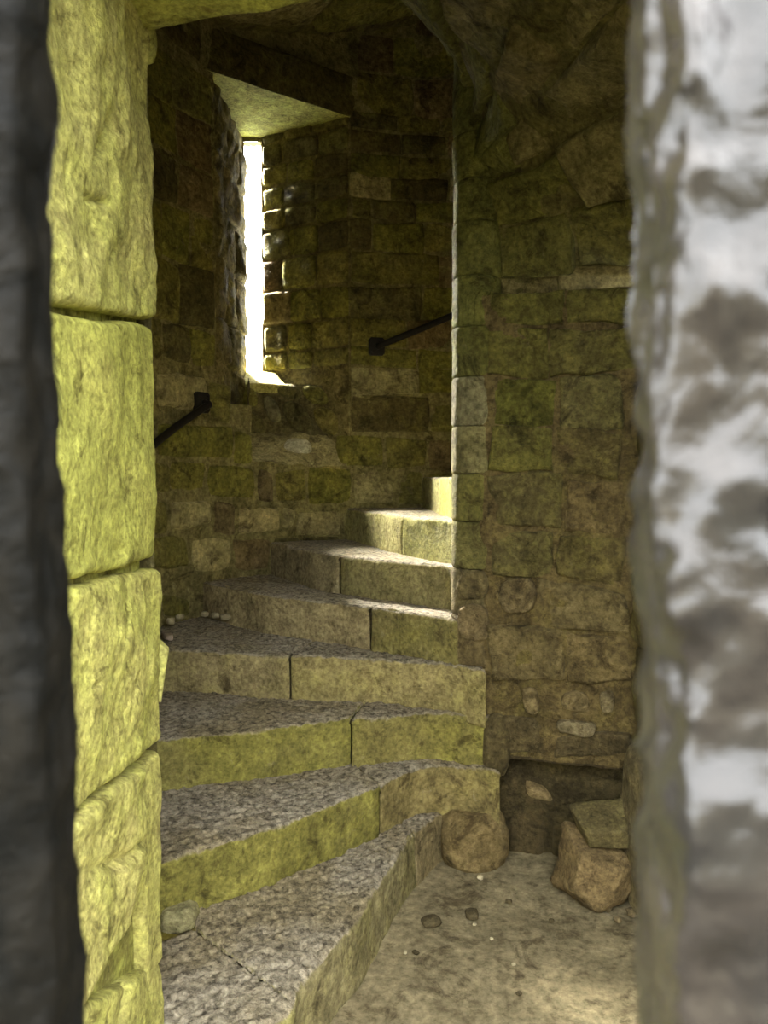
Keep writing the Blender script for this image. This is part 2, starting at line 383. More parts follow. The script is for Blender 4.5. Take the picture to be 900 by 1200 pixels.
piece(slab((SR + .07, YO, ZSB - .1), (SR, YS, ZSB - .1), (SR, YS, ZST), (SR + .07, YO, ZST)), 'slit_cheek', win, M_tower, (.26, .19, .10, .2), nv=60, amp=.009, freq=20)
piece(slab((SL - .02, YS, ZST), (SL - .08, YO, ZST), (SR + .08, YO, ZST), (SR + .02, YS, ZST)), 'slit_head', win, M_tower, (.35, .30, .12, .4))
# wall face around the slit at the end of the splay (above the slit head)
piece(slab((SL - .05, YS, ZST), (SR + .05, YS, ZST), (SR + .05, YS, Z_T + .1), (SL - .05, YS, Z_T + .1)), 'slit_lintel', win, M_tower, (.26, .22, .09, .4))
# flat head of the recess (soffit), lit green by the slit
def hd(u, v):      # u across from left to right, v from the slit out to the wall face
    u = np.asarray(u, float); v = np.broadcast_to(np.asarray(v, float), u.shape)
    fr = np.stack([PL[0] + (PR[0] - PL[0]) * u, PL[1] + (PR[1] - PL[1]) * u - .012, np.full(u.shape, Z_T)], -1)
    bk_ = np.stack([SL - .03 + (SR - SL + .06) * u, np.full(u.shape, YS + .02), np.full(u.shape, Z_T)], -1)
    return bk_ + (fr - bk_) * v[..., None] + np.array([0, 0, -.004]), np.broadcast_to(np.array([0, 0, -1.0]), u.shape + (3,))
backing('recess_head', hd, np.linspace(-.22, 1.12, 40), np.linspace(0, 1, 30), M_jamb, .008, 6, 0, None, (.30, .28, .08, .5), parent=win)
# sloping sill of the slit, then rubble below it, then the sloping ledge
cyl_p = lambda a, z: cyl(np.array(float(a)), z)[0] + cyl(np.array(float(a)), z)[1] * .02
SILL_F = [at_y(284, 452, 5.10), at_y(338, 454, 5.10)]
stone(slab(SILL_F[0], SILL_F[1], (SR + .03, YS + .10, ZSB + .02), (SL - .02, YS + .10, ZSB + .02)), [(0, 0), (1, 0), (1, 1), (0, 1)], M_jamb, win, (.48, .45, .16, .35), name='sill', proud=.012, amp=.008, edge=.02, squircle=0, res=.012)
lb = [at_y(296, 504, 5.10), at_y(396, 507, 5.10)]
rub = slab(lb[0] - [.12, 0, .05], lb[1] + [.12, 0, -.05], (SILL_F[1][0] + .22, 5.12, SILL_F[1][2] + .02), (SILL_F[0][0] - .12, 5.12, SILL_F[0][2] + .02))
piece(rub, 'rubble_backing', win, M_mortar, (.18, .155, .07, .35), nu=26, nv=20, amp=.02)
for u0, u1, v0, v1, cc in ((.05, .3, .05, .5, DRK), (.32, .46, .28, .78, (.26, .235, .13, .2)), (.48, .72, .1, .7, DRK), (.74, .98, .05, .6, C_TOW), (.08, .3, .55, .98, C_TOW), (.5, .75, .72, 1, DRK), (.76, 1, .62, 1, GRN)):
    stone(rub, [(u0, v0), (u1, v0), (u1, v1), (u0, v1)], M_tower, win, jit(cc, .1), proud=.03, amp=.02, edge=.05, squircle=.9)
lf = [cyl_p(px_cyl(300, 541)[0], Z_B - .025), cyl_p(px_cyl(400, 536)[0], Z_B - .02)]
led = slab(lf[0] - [.16, .03, 0], lf[1] + [.03, 0, 0], lb[1] + [.06, .05, .02], lb[0] - [.16, -.05, -.02])
piece(led, 'ledge', win, M_rock, (.42, .37, .19, .35), nu=44, nv=20, amp=.03, freq=9)  # colour raised in place of light that misses the ledge
PB = cyl_p(A_B, 1.7)
piece(slab((PB[0] - .03, PB[1] - .02, 1.60), (lb[0][0] - .06, 5.2, 1.60), (lb[0][0] - .06, 5.2, 2.2), (PB[0] - .03, PB[1] - .02, 2.2)), 'recess_cheek', win, M_tower, (.19, .16, .065, .4), amp=.02, freq=8)
stone(led, [(.44, .34), (.72, .28), (.68, .66), (.47, .76)], M_chip, win, (.55, .52, .38, .1), name='stone', proud=.03, amp=.008, edge=.05, squircle=.9)

# ------------------------------------------------------------------ newel and the wall that runs from it to the right
NX, NY, NR = .394, 3.30, .104
W0 = np.array([.41, 3.196]); W1 = np.array([1.0, 3.03])
wall_dir = (W1 - W0) / np.linalg.norm(W1 - W0); WL = np.linalg.norm(W1 - W0)
S_core = ruled(W0, W1)
NRM_core = np.array([wall_dir[1], -wall_dir[0], 0])
def core_px(px, py):
    p = at_plane(px, py, (W0[0], W0[1], 0), NRM_core); return (float(np.dot(p[:2] - W0, wall_dir) / WL), float(p[2]))
Z_REC = core_px(650, 893)[1]; Z_COR = 2.30
wall_right = backing('wall_right', S_core, np.linspace(-.02, 1.06, 70), np.linspace(Z_REC, Z_COR + .05, 170), M_core, .026, 7, .01, None, (.205, .155, .068, .40), seed=21)
tag(wall_right, 'rough flat wall from the newel to the right corner, green above and brown below', 'wall', kind='structure')
def S_rec(u, v):
    P, N = S_core(u, v); return P - N * .11, N
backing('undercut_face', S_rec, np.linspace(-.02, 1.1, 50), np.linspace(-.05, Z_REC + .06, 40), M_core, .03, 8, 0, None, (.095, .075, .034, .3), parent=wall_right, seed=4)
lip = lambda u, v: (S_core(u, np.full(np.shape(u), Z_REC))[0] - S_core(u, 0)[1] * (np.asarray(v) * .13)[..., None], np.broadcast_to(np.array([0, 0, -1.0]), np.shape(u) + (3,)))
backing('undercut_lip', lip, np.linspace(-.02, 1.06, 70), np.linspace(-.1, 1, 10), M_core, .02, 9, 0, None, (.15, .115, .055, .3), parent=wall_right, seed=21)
def core_stone(quad, color, **kw):
    tl, tr, br, bl = [core_px(*p) for p in quad]
    kw = dict(dict(proud=.007, amp=.026, freq=7, edge=.012, squircle=.10, warp=.03, res=.013, gap=.0, drop=.004), **kw)
    return stone(S_core, [bl, br, tr, tl], M_core, wall_right, color, **kw)
UP = (.235, .215, .075, .60); MIDC = (.19, .155, .062, .42); LOW = (.215, .165, .075, .24)
ST = [
 ([(574,340),(662,340),(660,382),(574,382)], UP), ([(664,340),(752,340),(752,379),(664,381)], UP),
 ([(572,384),(640,384),(640,438),(572,439)], UP), ([(642,383),(752,380),(752,436),(642,438)], (.2, .175, .065, .55)),
 ([(576,442),(655,442),(650,496),(576,497)], (.20, .20, .05, .8)), ([(658,441),(730,440),(728,505),(655,500)], (.235, .21, .09, .45)),
 ([(576,500),(648,499),(650,548),(576,553)], UP), ([(652,504),(728,508),(728,560),(655,556)], MIDC),
 ([(576,556),(660,553),(660,622),(574,618)], MIDC), ([(663,560),(732,563),(732,628),(663,624)], LOW),
 ([(574,622),(650,626),(650,672),(574,674)], MIDC), ([(653,628),(735,632),(735,690),(653,674)], MIDC),
 ([(534,670),(574,672),(574,704),(534,704)], LOW), ([(536,706),(570,708),(570,752),(536,750)], (.27, .21, .11, .15)),
 ([(578,678),(625,676),(628,722),(590,726)], (.25, .195, .10, .2)), ([(630,678),(736,694),(738,742),(630,735)], LOW), ([(574,730),(660,738),(660,796),(574,800)], LOW),
 ([(664,740),(738,746),(738,800),(664,798)], LOW),
 ([(611,808),(633,808),(632,838),(612,838)], (.27, .215, .11, .2)), ([(656,808),(692,808),(690,836),(657,834)], (.27, .215, .11, .2)),
 ([(703,810),(722,812),(720,838),(704,836)], (.25, .2, .11, .2)), ([(652,843),(695,842),(695,859),(652,857)], (.32, .26, .15, .15)), ([(578,840),(646,842),(646,884),(580,882)], (.16, .125, .06, .3)), ([(650,862),(738,862),(738,888),(650,888)], (.15, .115, .055, .3)),
]
for qd, cl in ST:
    small = abs(qd[1][0] - qd[0][0]) < 50
    core_stone(qd, jit(cl, .06), **(dict(squircle=.8, proud=.022, amp=.012) if small else {}))
# pale wedge stone set in the undercut
P = lambda x, y: (lambda p: (float(np.dot(p[:2] - W0, wall_dir) / WL), float(p[2])))(at_plane(x, y, (*(W0 - NRM_core[:2] * .11), 0), NRM_core))
stone(S_rec, [P(616, 934), P(655, 942), P(640, 920), P(616, 912)], M_core, wall_right, (.38, .29, .15, .1), proud=.03, amp=.008, edge=.03, squircle=.5)
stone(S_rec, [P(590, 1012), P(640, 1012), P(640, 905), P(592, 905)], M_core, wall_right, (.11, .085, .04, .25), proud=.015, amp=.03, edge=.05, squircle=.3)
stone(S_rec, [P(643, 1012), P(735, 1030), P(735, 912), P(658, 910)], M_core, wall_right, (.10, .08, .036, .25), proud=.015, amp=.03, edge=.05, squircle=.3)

# newel drums
newel = empty('newel_column', (NX, NY, 0)); tag(newel, 'round stone newel column with a pale lit left edge where the steps meet', 'column', kind='structure')
def drum(z0, z1, color, r=NR, seed=0, rt=None):
    nz, na = 22, 44
    zz = np.linspace(z0 + .002, z1 - .002, nz); aa = np.linspace(0, 2 * math.pi, na, endpoint=False)
    Z, A = np.meshgrid(zz, aa, indexing='ij')
    e = np.minimum(Z - z0, z1 - Z); rr = (r if rt is None else r + (rt - r) * ((Z - z0) / (z1 - z0)) ** 1.6) - .010 * (1 - prof(e / .014))
    Pn = np.stack([NX + rr * np.cos(A), NY + rr * np.sin(A), Z], -1)
    rr = rr + .005 * fbm(Pn, 10, 4, seed)
    Pn = np.stack([NX + rr * np.cos(A), NY + rr * np.sin(A), Z], -1)
    V = Pn.reshape(-1, 3); F = [tuple(int(k) for k in f) for f in grid_faces(nz, na, wrap=True)]
    F.append(tuple(range(na))[::-1]); F.append(tuple((nz - 1) * na + i for i in range(na)))
    return make_obj('drum', V, F, M_core, newel, color)
zy = lambda y: at_y(550, y, 3.19)[2]
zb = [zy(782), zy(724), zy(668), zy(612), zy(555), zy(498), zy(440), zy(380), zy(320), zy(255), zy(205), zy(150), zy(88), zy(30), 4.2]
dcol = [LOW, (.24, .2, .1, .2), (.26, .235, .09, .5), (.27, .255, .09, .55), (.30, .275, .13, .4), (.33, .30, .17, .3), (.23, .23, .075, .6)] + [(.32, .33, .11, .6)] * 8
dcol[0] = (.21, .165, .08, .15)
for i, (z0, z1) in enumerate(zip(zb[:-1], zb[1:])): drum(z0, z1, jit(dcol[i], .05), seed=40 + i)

# ------------------------------------------------------------------ ceiling: underside of the next turn of steps, winding about the newel
def soff(phi, r):
    phi = np.asarray(phi, float); r = np.broadcast_to(np.asarray(r, float), phi.shape)
    a = np.radians(-phi)
    z = 2.27 + .0086 * phi - .30 * np.exp(-(r - NR) / .07) * np.clip((phi - 120) / 50, 0, 1)
    Pn = np.stack([NX + r * np.cos(a), NY + r * np.sin(a), z], -1)
    c = .0086 * 57.2958
    tv = np.stack([np.sin(a), -np.cos(a), c / np.maximum(r, .05)], -1); rv = np.stack([np.cos(a), np.sin(a), np.zeros_like(a)], -1)
    N = np.cross(tv, rv); N /= np.linalg.norm(N, axis=-1)[..., None]
    N = np.where(N[..., 2:3] > 0, -N, N)
    return Pn, N
ceiling = backing('ceiling', soff, np.linspace(-2, 300, 230), np.linspace(.09, 2.0, 46), M_mortar, .03, 7, .01, None, (.20, .175, .068, .45), seed=33)
tag(ceiling, 'dark rising underside of the stone steps overhead winding around the newel', 'ceiling', kind='structure')
CE = [(.25, .245, .08, .6), (.22, .205, .07, .55), (.26, .22, .095, .35), (.19, .185, .06, .6), (.36, .37, .13, .6)]
cuts = {(0, 20): [.1, .34, .7, 1.3], (20, 42): [.1, .42, .85, 1.4], (42, 62): [.1, .5, 1.0, 1.6], (62, 76): [.1, .3, .62, 1.05, 1.7], (76, 90): [.1, .4, .8, 1.3], (90, 108): [.1, .5, 1.2], (108, 130): [.1, .6, 1.3],
        (130, 152): [.1, .6, 1.5], (152, 175): [.1, .6, 1.6], (175, 197): [.1, .55, 1.15, 1.75], (197, 219): [.1, .5, 1.1, 1.72], (219, 241): [.1, .6, 1.15, 1.72], (241, 263): [.1, .5, 1.1, 1.72], (263, 285): [.1, .6, 1.2, 1.72]}
for (p0, p1), cu in cuts.items():
    for i, (r0, r1) in enumerate(zip(cu[:-1], cu[1:])):
        col = CE[4] if (p0 in (62, 76) and i == 0) else random.choice(CE[:4])
        dk = 1.35 if p0 > 100 else 1.15
        j = lambda: random.uniform(-1.2, 1.2)
        stone(soff, [(p0 + .3 + j(), r0), (p1 - .3 + j(), r0), (p1 - .3 + j(), r1), (p0 + .3 + j(), r1)], M_core, ceiling, jit((col[0] * dk, col[1] * dk, col[2] * dk, col[3]), .08),
              name='slab', proud=random.uniform(.008, .03), amp=.030, freq=6, edge=.016, squircle=.04, warp=.02, res=.02, gap=.0, drop=.016, tilt=.03)
cap = slab((-1.8, 1.2, 5.55), (-1.8, 5.6, 5.55), (2.6, 5.6, 5.55), (2.6, 1.2, 5.55))
backing('vault_top', cap, np.linspace(0, 1, 12), np.linspace(0, 1, 12), M_mortar, .02, 3, 0, None, (.1, .09, .04, .4), parent=ceiling)

# ------------------------------------------------------------------ floor and outside ground
def S_fl(u, v):
    u = np.asarray(u, float); P = np.stack([u, np.broadcast_to(v, u.shape), np.zeros_like(u)], -1)
    return P, np.broadcast_to(np.array([0, 0, 1.0]), P.shape)
floor = backing('floor', S_fl, np.linspace(-.9, 1.7, 200), np.linspace(.45, 3.5, 230), M_earth, .016, 3.2, .012, None, (.225, .195, .125, .3), seed=8)
tag(floor, 'trodden grey-brown earth floor at the foot of the stair', 'floor', kind='structure')
ground = backing('ground', S_fl, np.linspace(-14, 14, 40), np.linspace(-16, .6, 30), M_out, .05, .8, .07, None, (.10, .095, .08, .3), seed=2)
tag(ground, 'dull earth ground outside the tower doorway', 'ground', kind='structure')

wall_added = piece(slab((-9, -4.6, -.2), (9, -4.6, -.2), (9, -4.6, 2.7), (-9, -4.6, 2.7)), 'wall_added', None, M_added_wall, (.045, .043, .032, .4), nu=90, nv=24, amp=.08, freq=2)  # unseen wall added so the gate bars reflect something dark
tag(wall_added, 'unseen dark wall added outside the doorway to darken reflections in the gate bars', 'wall', kind='structure')

# ------------------------------------------------------------------ doorway : left reveal, right reveal, lintel
JX = -.584; J1 = 1.93; J0 = .62
S_jl = ruled((JX, J0), (JX, J1))     # normal must face +X
def S_jl(u, v):
    u = np.asarray(u, float); x = JX + .012 * np.sin(u * 3)
    return np.stack([x, J0 + u * (J1 - J0), np.broadcast_to(v, u.shape)], -1), np.broadcast_to(np.array([1.0, 0, 0]), u.shape + (3,))
def jl_px(px, py):
    p = at_plane(px, py, (JX, 0, 0), np.array([1.0, 0, 0])); return (float((p[1] - J0) / (J1 - J0)), float(p[2]))
def jl3(px, py): return at_plane(px, py, (JX, 0, 0), np.array([1.0, 0, 0]))
door = backing('door_1', S_jl, np.linspace(0, .985, 30), np.linspace(-.05, 2.9, 60), M_jamb, .012, 6, .03, None, (.20, .18, .06, .5))
tag(door, 'open stone doorway with bright yellow-green left jamb, lintel and shaded right reveal', 'doorway', kind='structure')
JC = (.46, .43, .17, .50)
UN = jl_px(60, 400)[0] - .12
z375 = jl_px(183, 383)[1]; z655 = jl_px(183, 657)[1]; z870 = jl_px(183, 872)[1]; z1120 = jl_px(187, 1122)[1]
z375n = jl_px(76, 366)[1]; z655n = jl_px(80, 682)[1]; z870n = jl_px(92, 940)[1]; z1120n = jl_px(97, 1165)[1]
def zat(u, un, zn, zf): return zn + (zf - zn) * (u - un) / (1 - un)
u_n = jl_px(80, 600)[0]
def jamb_block(zb_n, zb_f, zt_n, zt_f, u0, u1, color, **kw):
    q = [(u0, zat(u0, u_n, zb_n, zb_f)), (u1, zat(u1, u_n, zb_n, zb_f)), (u1, zat(u1, u_n, zt_n, zt_f)), (u0, zat(u0, u_n, zt_n, zt_f))]
    kw = dict(dict(proud=.012, amp=.016, freq=7, edge=.016, squircle=.01, warp=.012, res=.0075, gap=.0, drop=.010, depth=.09), **kw)
    return stone(S_jl, q, M_jamb, door, color, maxn=160, **kw)
def comb(*fs): return lambda P: sum(f(P) for f in fs)
ztop = 2.78
jamb_block(z375n + .006, z375 + .006, ztop, ztop, u_n - .1, 1, JC, amp=.034, freq=6, aniso=(1, 1, .6), seed=101,
    carve=comb(polycarve([jl3(118, 150), jl3(102, 180), jl3(95, 188)], .018, .025), polycarve([jl3(70, 205), jl3(90, 235), jl3(125, 240), jl3(130, 290), jl3(100, 330)], .007, .02),
               polycarve([jl3(150, 200), jl3(165, 290), jl3(160, 360)], .010, .012)))
jamb_block(z655n + .006, z655 + .010, z375n - .006, z375 - .008, u_n - .1, 1, (.48, .46, .14, .62), amp=.012, aniso=(1, 1, .8), seed=102,
    carve=comb(polycarve([jl3(76, 570), jl3(100, 555), jl3(110, 550)], .005, .012), polycarve([jl3(80, 605), jl3(110, 590)], .004, .010), polycarve([jl3(75, 660), jl3(115, 640), jl3(140, 645)], .008, .012)))
jamb_block(z870n + .006, z870 + .008, z655n - .006, z655 - .008, u_n - .1, 1, (.52, .48, .18, .55), amp=.022, seed=103,
    carve=comb(polycarve([jl3(125, 665), jl3(128, 740), jl3(112, 785), jl3(84, 812)], .006, .030), polycarve([jl3(142, 690), jl3(140, 740), jl3(128, 750)], .005, .014), polycarve([jl3(120, 790), jl3(165, 785), jl3(185, 770)], .005, .014), polycarve([jl3(80, 680), jl3(125, 664)], .006, .02)))
um = jl_px(165, 1000)[0]
jamb_block(z1120n + .004, z1120n + .02, z870n - .006, z870 - .010, u_n - .1, um, (.48, .44, .18, .5), amp=.026, seed=104, squircle=.1,
    carve=comb(polycarve([jl3(100, 1020), jl3(135, 1010), jl3(160, 985)], .012, .03)))
jamb_block(z1120 + .006, z1120 + .008, z870 - .012, z870 - .010, um, 1, (.50, .47, .18, .5), amp=.010, seed=105)
jamb_block(-.05, -.05, z1120n - .004, z1120 - .004, u_n - .1, 1, JC, amp=.014, seed=106, proud=.002,
    carve=comb(polycarve([jl3(160, 1060), jl3(150, 1120), jl3(135, 1200)], .014, .04)))
for z0, z1 in ((-.05, .5), (.5, 1.0), (1.0, 1.55), (1.55, 2.1), (2.1, ztop)):   # nearer, behind the gate
    stone(S_jl, [(0, z0), (u_n - .105, z0), (u_n - .105, z1), (0, z1)], M_jamb, door, jit(JC, .08), proud=.012, amp=.016, edge=.03, res=.03, squircle=.05)
# tower-side return of the left jamb
def S_ret(u, v):
    u = np.asarray(u, float); P = np.stack([JX - .004 - u * .5, J1 + .030 - .0 * u, np.broadcast_to(v, u.shape)], -1)
    return P, np.broadcast_to(np.array([0, 1.0, 0]), P.shape)
backing('return_face', S_ret, np.linspace(0, 1, 12), np.linspace(-.05, 5.6, 60), M_mortar, .002, 6, .0, None, (.15, .13, .05, .4), parent=door)
# small projecting spur low on the far edge of the jamb
sp = at_y(186, 786, 1.95)
stone(lambda u, v: (np.stack([JX + .0 + np.asarray(u, float) * .03, np.full(np.shape(u), 1.955), np.broadcast_to(v, np.shape(u))], -1), np.broadcast_to(np.array([.3, -.95, 0]), np.shape(u) + (3,))),
      [(-.6, sp[2] - .085), (.35, sp[2] - .085), (1.05, sp[2] + .05), (-.6, sp[2] + .10)], M_jamb, door, (.52, .50, .2, .5), name='stone', proud=.012, amp=.004, edge=.012, squircle=0, res=.006, warp=.003)
# right reveal
RX0 = (.86, J0); RX1 = (1.0, 3.06)
def S_jr(u, v):
    u = np.asarray(u, float); x = RX0[0] + u * (RX1[0] - RX0[0]); y = RX0[1] + u * (RX1[1] - RX0[1])
    return np.stack([x, y, np.broadcast_to(v, u.shape)], -1), np.broadcast_to(np.array([-1.0, .06, 0]), u.shape + (3,))
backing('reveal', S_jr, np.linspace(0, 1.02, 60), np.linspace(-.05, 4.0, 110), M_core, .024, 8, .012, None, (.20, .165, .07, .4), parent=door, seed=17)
zz = [-.05, .62, .95, 1.25, 1.5, 1.8, 2.05, 2.35, 2.7]
for z0, z1 in zip(zz[:-1], zz[1:]):
    for u0, u1 in ((.05, .3), (.3, .55), (.55, .74), (.74, .86), (.86, .985)):
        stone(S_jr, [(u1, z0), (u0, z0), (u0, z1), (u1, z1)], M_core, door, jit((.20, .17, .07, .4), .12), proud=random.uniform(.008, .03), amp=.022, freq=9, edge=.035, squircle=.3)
stone(S_jr, [(.985, -.02), (.80, -.02), (.82, .62), (.96, .60)], M_core, door, (.27, .225, .12, .2), name='stone', proud=.07, amp=.02, edge=.06, squircle=.3)
# lintel: underside follows the round of the tower, lit green
ZL = at_y(170, 26, 1.93)[2]
def S_li(u, v):
    u = np.asarray(u, float); v = np.broadcast_to(np.asarray(v, float), u.shape)
    x = JX - .12 + u * (1.65)
    yb = 1.93 - .26 * (x + .56)
    y = J0 + v * (yb - J0)
    return np.stack([x, y, np.full(u.shape, ZL)], -1), np.broadcast_to(np.array([0, 0, -1.0]), u.shape + (3,))
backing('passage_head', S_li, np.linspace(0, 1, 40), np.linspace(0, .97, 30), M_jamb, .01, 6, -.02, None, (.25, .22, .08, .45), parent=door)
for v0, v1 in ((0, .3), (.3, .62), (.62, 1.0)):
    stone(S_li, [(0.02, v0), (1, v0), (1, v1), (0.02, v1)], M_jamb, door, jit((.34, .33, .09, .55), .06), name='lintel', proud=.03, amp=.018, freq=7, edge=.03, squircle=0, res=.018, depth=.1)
def S_lf(u, v):
    P, N = S_li(u, np.ones(np.shape(u))); P = P.copy(); P[..., 2] = np.broadcast_to(v, np.shape(u)); return P, np.broadcast_to(np.array([0, 1.0, 0]), P.shape)
backing('lintel_face', S_lf, np.linspace(-.1, 1.02, 40), np.linspace(ZL, 5.6, 30), M_mortar, .015, 5, 0, None, (.14, .12, .05, .4), parent=door)
# little corbel lump in the corner under the lintel
stone(lambda u, v: (np.stack([JX + np.asarray(u, float), np.full(np.shape(u), 1.94), np.broadcast_to(v, np.shape(u))], -1), np.broadcast_to(np.array([.2, -.95, 0]), np.shape(u) + (3,))),
      [(-.05, ZL - .075), (.012, ZL - .075), (.03, ZL + .01), (-.05, ZL + .01)], M_jamb, door, (.36, .36, .12, .5), proud=.02, amp=.008, edge=.03, squircle=.6, res=.008)
# outer face of the tower around the doorway
wall_front = backing('wall_front', lambda u, v: (np.stack([np.asarray(u, float), np.full(np.shape(u), J0), np.broadcast_to(v, np.shape(u))], -1), np.broadcast_to(np.array([0, -1.0, 0]), np.shape(u) + (3,))),
    np.linspace(-9.0, 6.0, 251), np.linspace(-.1, 5.8, 106), M_mortar, .03, 4, 0, lambda a, b: (a > JX) & (a < RX0[0]) & (b < ZL), (.2, .18, .09, .4))
tag(wall_front, 'outer stone face of the tower around the doorway', 'wall', kind='structure')

# unseen planes added to keep stray sun out of the void by the doorway
piece(slab((-1.36, 3.45, -.1), (-1.36, J0, -.1), (-1.36, J0, 5.75), (-1.36, 3.45, 5.75)), 'sun_seal', wall_front, M_mortar, (.2, .18, .09, .4))
piece(slab((2.16, J0, -.1), (2.16, 3.45, -.1), (2.16, 3.45, 5.75), (2.16, J0, 5.75)), 'sun_seal', wall_front, M_mortar, (.2, .18, .09, .4))
piece(slab((-1.38, J0, 5.7), (2.18, J0, 5.7), (2.18, 3.5, 5.7), (-1.38, 3.5, 5.7)), 'sun_seal_lid', wall_front, M_mortar, (.2, .18, .09, .4))

# ------------------------------------------------------------------ staircase
stair = empty('staircase', (NX, NY, 0))
tag(stair, 'worn stone spiral staircase with mossy green risers winding up around the newel', 'staircase')
def resample(pts, ss):
    pts = np.array(pts, float); d = np.concatenate([[0], np.cumsum(np.linalg.norm(np.diff(pts, axis=0), axis=1))]); d /= d[-1]
    k = np.stack([np.interp(ss, d, pts[:, i]) for i in range(2)], -1)
    return k
def block(step, front, back, s0, s1, zt, zb, color, seed, rip=.005, res=.014, nose=.018, endround=.012, mat=None, topslope=0.0):
    L = np.sum(np.linalg.norm(np.diff(np.array(front), axis=0), axis=1)) * (s1 - s0)
    n = int(np.clip(L / res, 8, 170))
    s = np.concatenate([[0, .25 / n], np.linspace(1 / n, 1 - 1 / n, n - 1), [1 - .25 / n, 1]])
    ss = s0 + (s1 - s0) * s
    # smooth the bends a little
    wk = np.clip(np.minimum(ss, 1 - ss) / .03, 0, 1); Fp = sum(resample(front, ss + k * wk) for k in (-.03, -.015, 0, .015, .03)) / 5 if len(front) > 2 else resample(front, ss)
    Bp = resample(back, ss)
    D = Fp - Bp; Dl = np.linalg.norm(D, axis=1); D = D / Dl[:, None]
    nt = int(np.clip(Dl.max() / res, 6, 90)); nf = max(8, int((zt - zb) / res))
    tt = np.linspace(0, 1, nt) ** .9
    e = np.minimum(s, 1 - s) * L; fe = prof(e / endround)
    rows = []
    top = Bp[:, None, :] + (D * (Dl - nose)[:, None])[:, None, :] * tt[None, :, None]
    Z = np.full(top.shape[:2], zt)
    top = np.concatenate([top, Z[..., None]], -1)
    fbig = fbm(top, 3.5, 3, seed) * .008
    ca, sa = .86, .5
    dirn = D.mean(0); al = np.stack([-dirn[1], dirn[0]])     # along the step
    ql = np.stack([top[..., 0] * al[0] + top[..., 1] * al[1], (top[..., 0] * dirn[0] + top[..., 1] * dirn[1]) * 1.9, top[..., 2] * 0 + seed], -1)
    rp = fbm(ql, 26, 3, seed + 3, .6, True) * rip + fbm(ql, 60, 2, seed + 5) * rip * .5
    top[..., 2] += fbig + rp - (1 - fe)[:, None] * .012
    top[..., 2] += (tt[None, :] - .5) * topslope
    th = np.linspace(0, math.pi / 2, 5)[1:-1]
    edgew = fbm(np.concatenate([Fp, np.full((len(ss), 1), zt)], 1), 9, 4, seed + 9) * .018
    ztf = top[:, -1, 2]
    arc = np.stack([np.concatenate([Bp + D * (Dl - nose + nose * math.sin(a) + edgew)[:, None], (ztf - nose * (1 - math.cos(a)))[:, None]], 1) for a in th], 1)
    vv = np.linspace(0, 1, nf)
    fr = np.stack([np.concatenate([Bp + D * (Dl + edgew * (1 - v))[:, None], (ztf - nose + (zb - .03 - ztf + nose) * v)[:, None]], 1) for v in vv], 1)
    off = fbm(fr, 8, 5, seed + 13, .55) * .012 - (1 - fe)[:, None] * .014
    fr[..., :2] += D[:, None, :] * off[..., None]
    bb = np.concatenate([Bp, np.full((len(ss), 1), zb - .03)], 1)[:, None, :]
    G = np.concatenate([bb, top, arc, fr], 1); nr = G.shape[1]
    V = G.reshape(-1, 3)
    F = [tuple(int(k) for k in f) for f in grid_faces(G.shape[0], nr)]
    F += [tuple(range(nr)), tuple((G.shape[0] - 1) * nr + i for i in range(nr))[::-1]]
    # bottom
    F += [(i * nr, (i + 1) * nr, (i + 1) * nr + nr - 1, i * nr + nr - 1) for i in range(G.shape[0] - 1)]
    k = F[len(G) * 3]; 
    mid = V[(G.shape[0] // 2) * nr + nt // 2]; q = grid_faces(G.shape[0], nr)[(G.shape[0] // 2) * (nr - 1) + nt // 2]
    nrm = np.cross(V[q[1]] - V[q[0]], V[q[3]] - V[q[0]])
    if nrm[2] < 0: F = [f[::-1] for f in F]
    return make_obj('block', V, F, mat or M_step, step, color)
z2 = lambda px, py, k: at_z(px, py, .2 * k)[:2]
on_wall = lambda a, rr=R + .05: np.array([CX + rr * math.cos(math.radians(a)), CY + rr * math.sin(math.radians(a))])
def ang(p): return math.degrees(math.atan2(p[1] - CY, p[0] - CX))
def extend(p, q, rr=R + .08):      # carry the line p->q on until it enters the tower wall
    d = (q - p) / np.linalg.norm(q - p); o = q - np.array([CX, CY]); b = o @ d; c = o @ o - rr * rr
    return q + d * (-b + math.sqrt(max(b * b - c, 0)))
fronts = {}
f1 = [np.array([.29, 3.20]), z2(514, 955, 1), z2(480, 985, 1), z2(418, 1082, 1), z2(352, 1155, 1)]
f1.append(z2(344, 1174, 1))
fronts[1] = f1
f2 = [z2(588, 905, 2), z2(545, 898, 2), z2(504, 897, 2), z2(470, 908, 2), z2(442, 923, 2), z2(313, 974, 2), z2(188, 1010, 2)]
f2.append(extend(f2[-2], f2[-1], R + .05)); fronts[2] = f2
f3 = [z2(568, 838, 3), z2(504, 834, 3), z2(411, 842, 3), z2(289, 857, 3), z2(187, 867, 3)]; f3.append(extend(f3[-2], f3[-1])); f3[0] = f3[0] + [.0, -.045]; f3[1] = f3[1] + [0, -.02]; fronts[3] = f3
f4 = [z2(570, 787, 4), z2(530, 779, 4), z2(457, 772, 4), z2(337, 769, 4), z2(280, 765, 4), z2(194, 761, 4)]; f4.append(extend(f4[-2], f4[-1])); f4[0] = f4[0] + [.0, -.03]; f4[1] = f4[1] + [0, -.02]; fronts[4] = f4
f5 = [np.array([.36, 3.22]), z2(528, 725, 5), z2(432, 711, 5), z2(313, 698, 5), z2(226, 680, 5)]; f5.append(extend(f5[-2], f5[-1])); fronts[5] = f5
f6 = [np.array([.37, 3.30]), z2(528, 664, 6), z2(403, 651, 6), z2(366, 647, 6), z2(316, 635, 6)]; f6.append(extend(f6[-2], f6[-1])); fronts[6] = f6
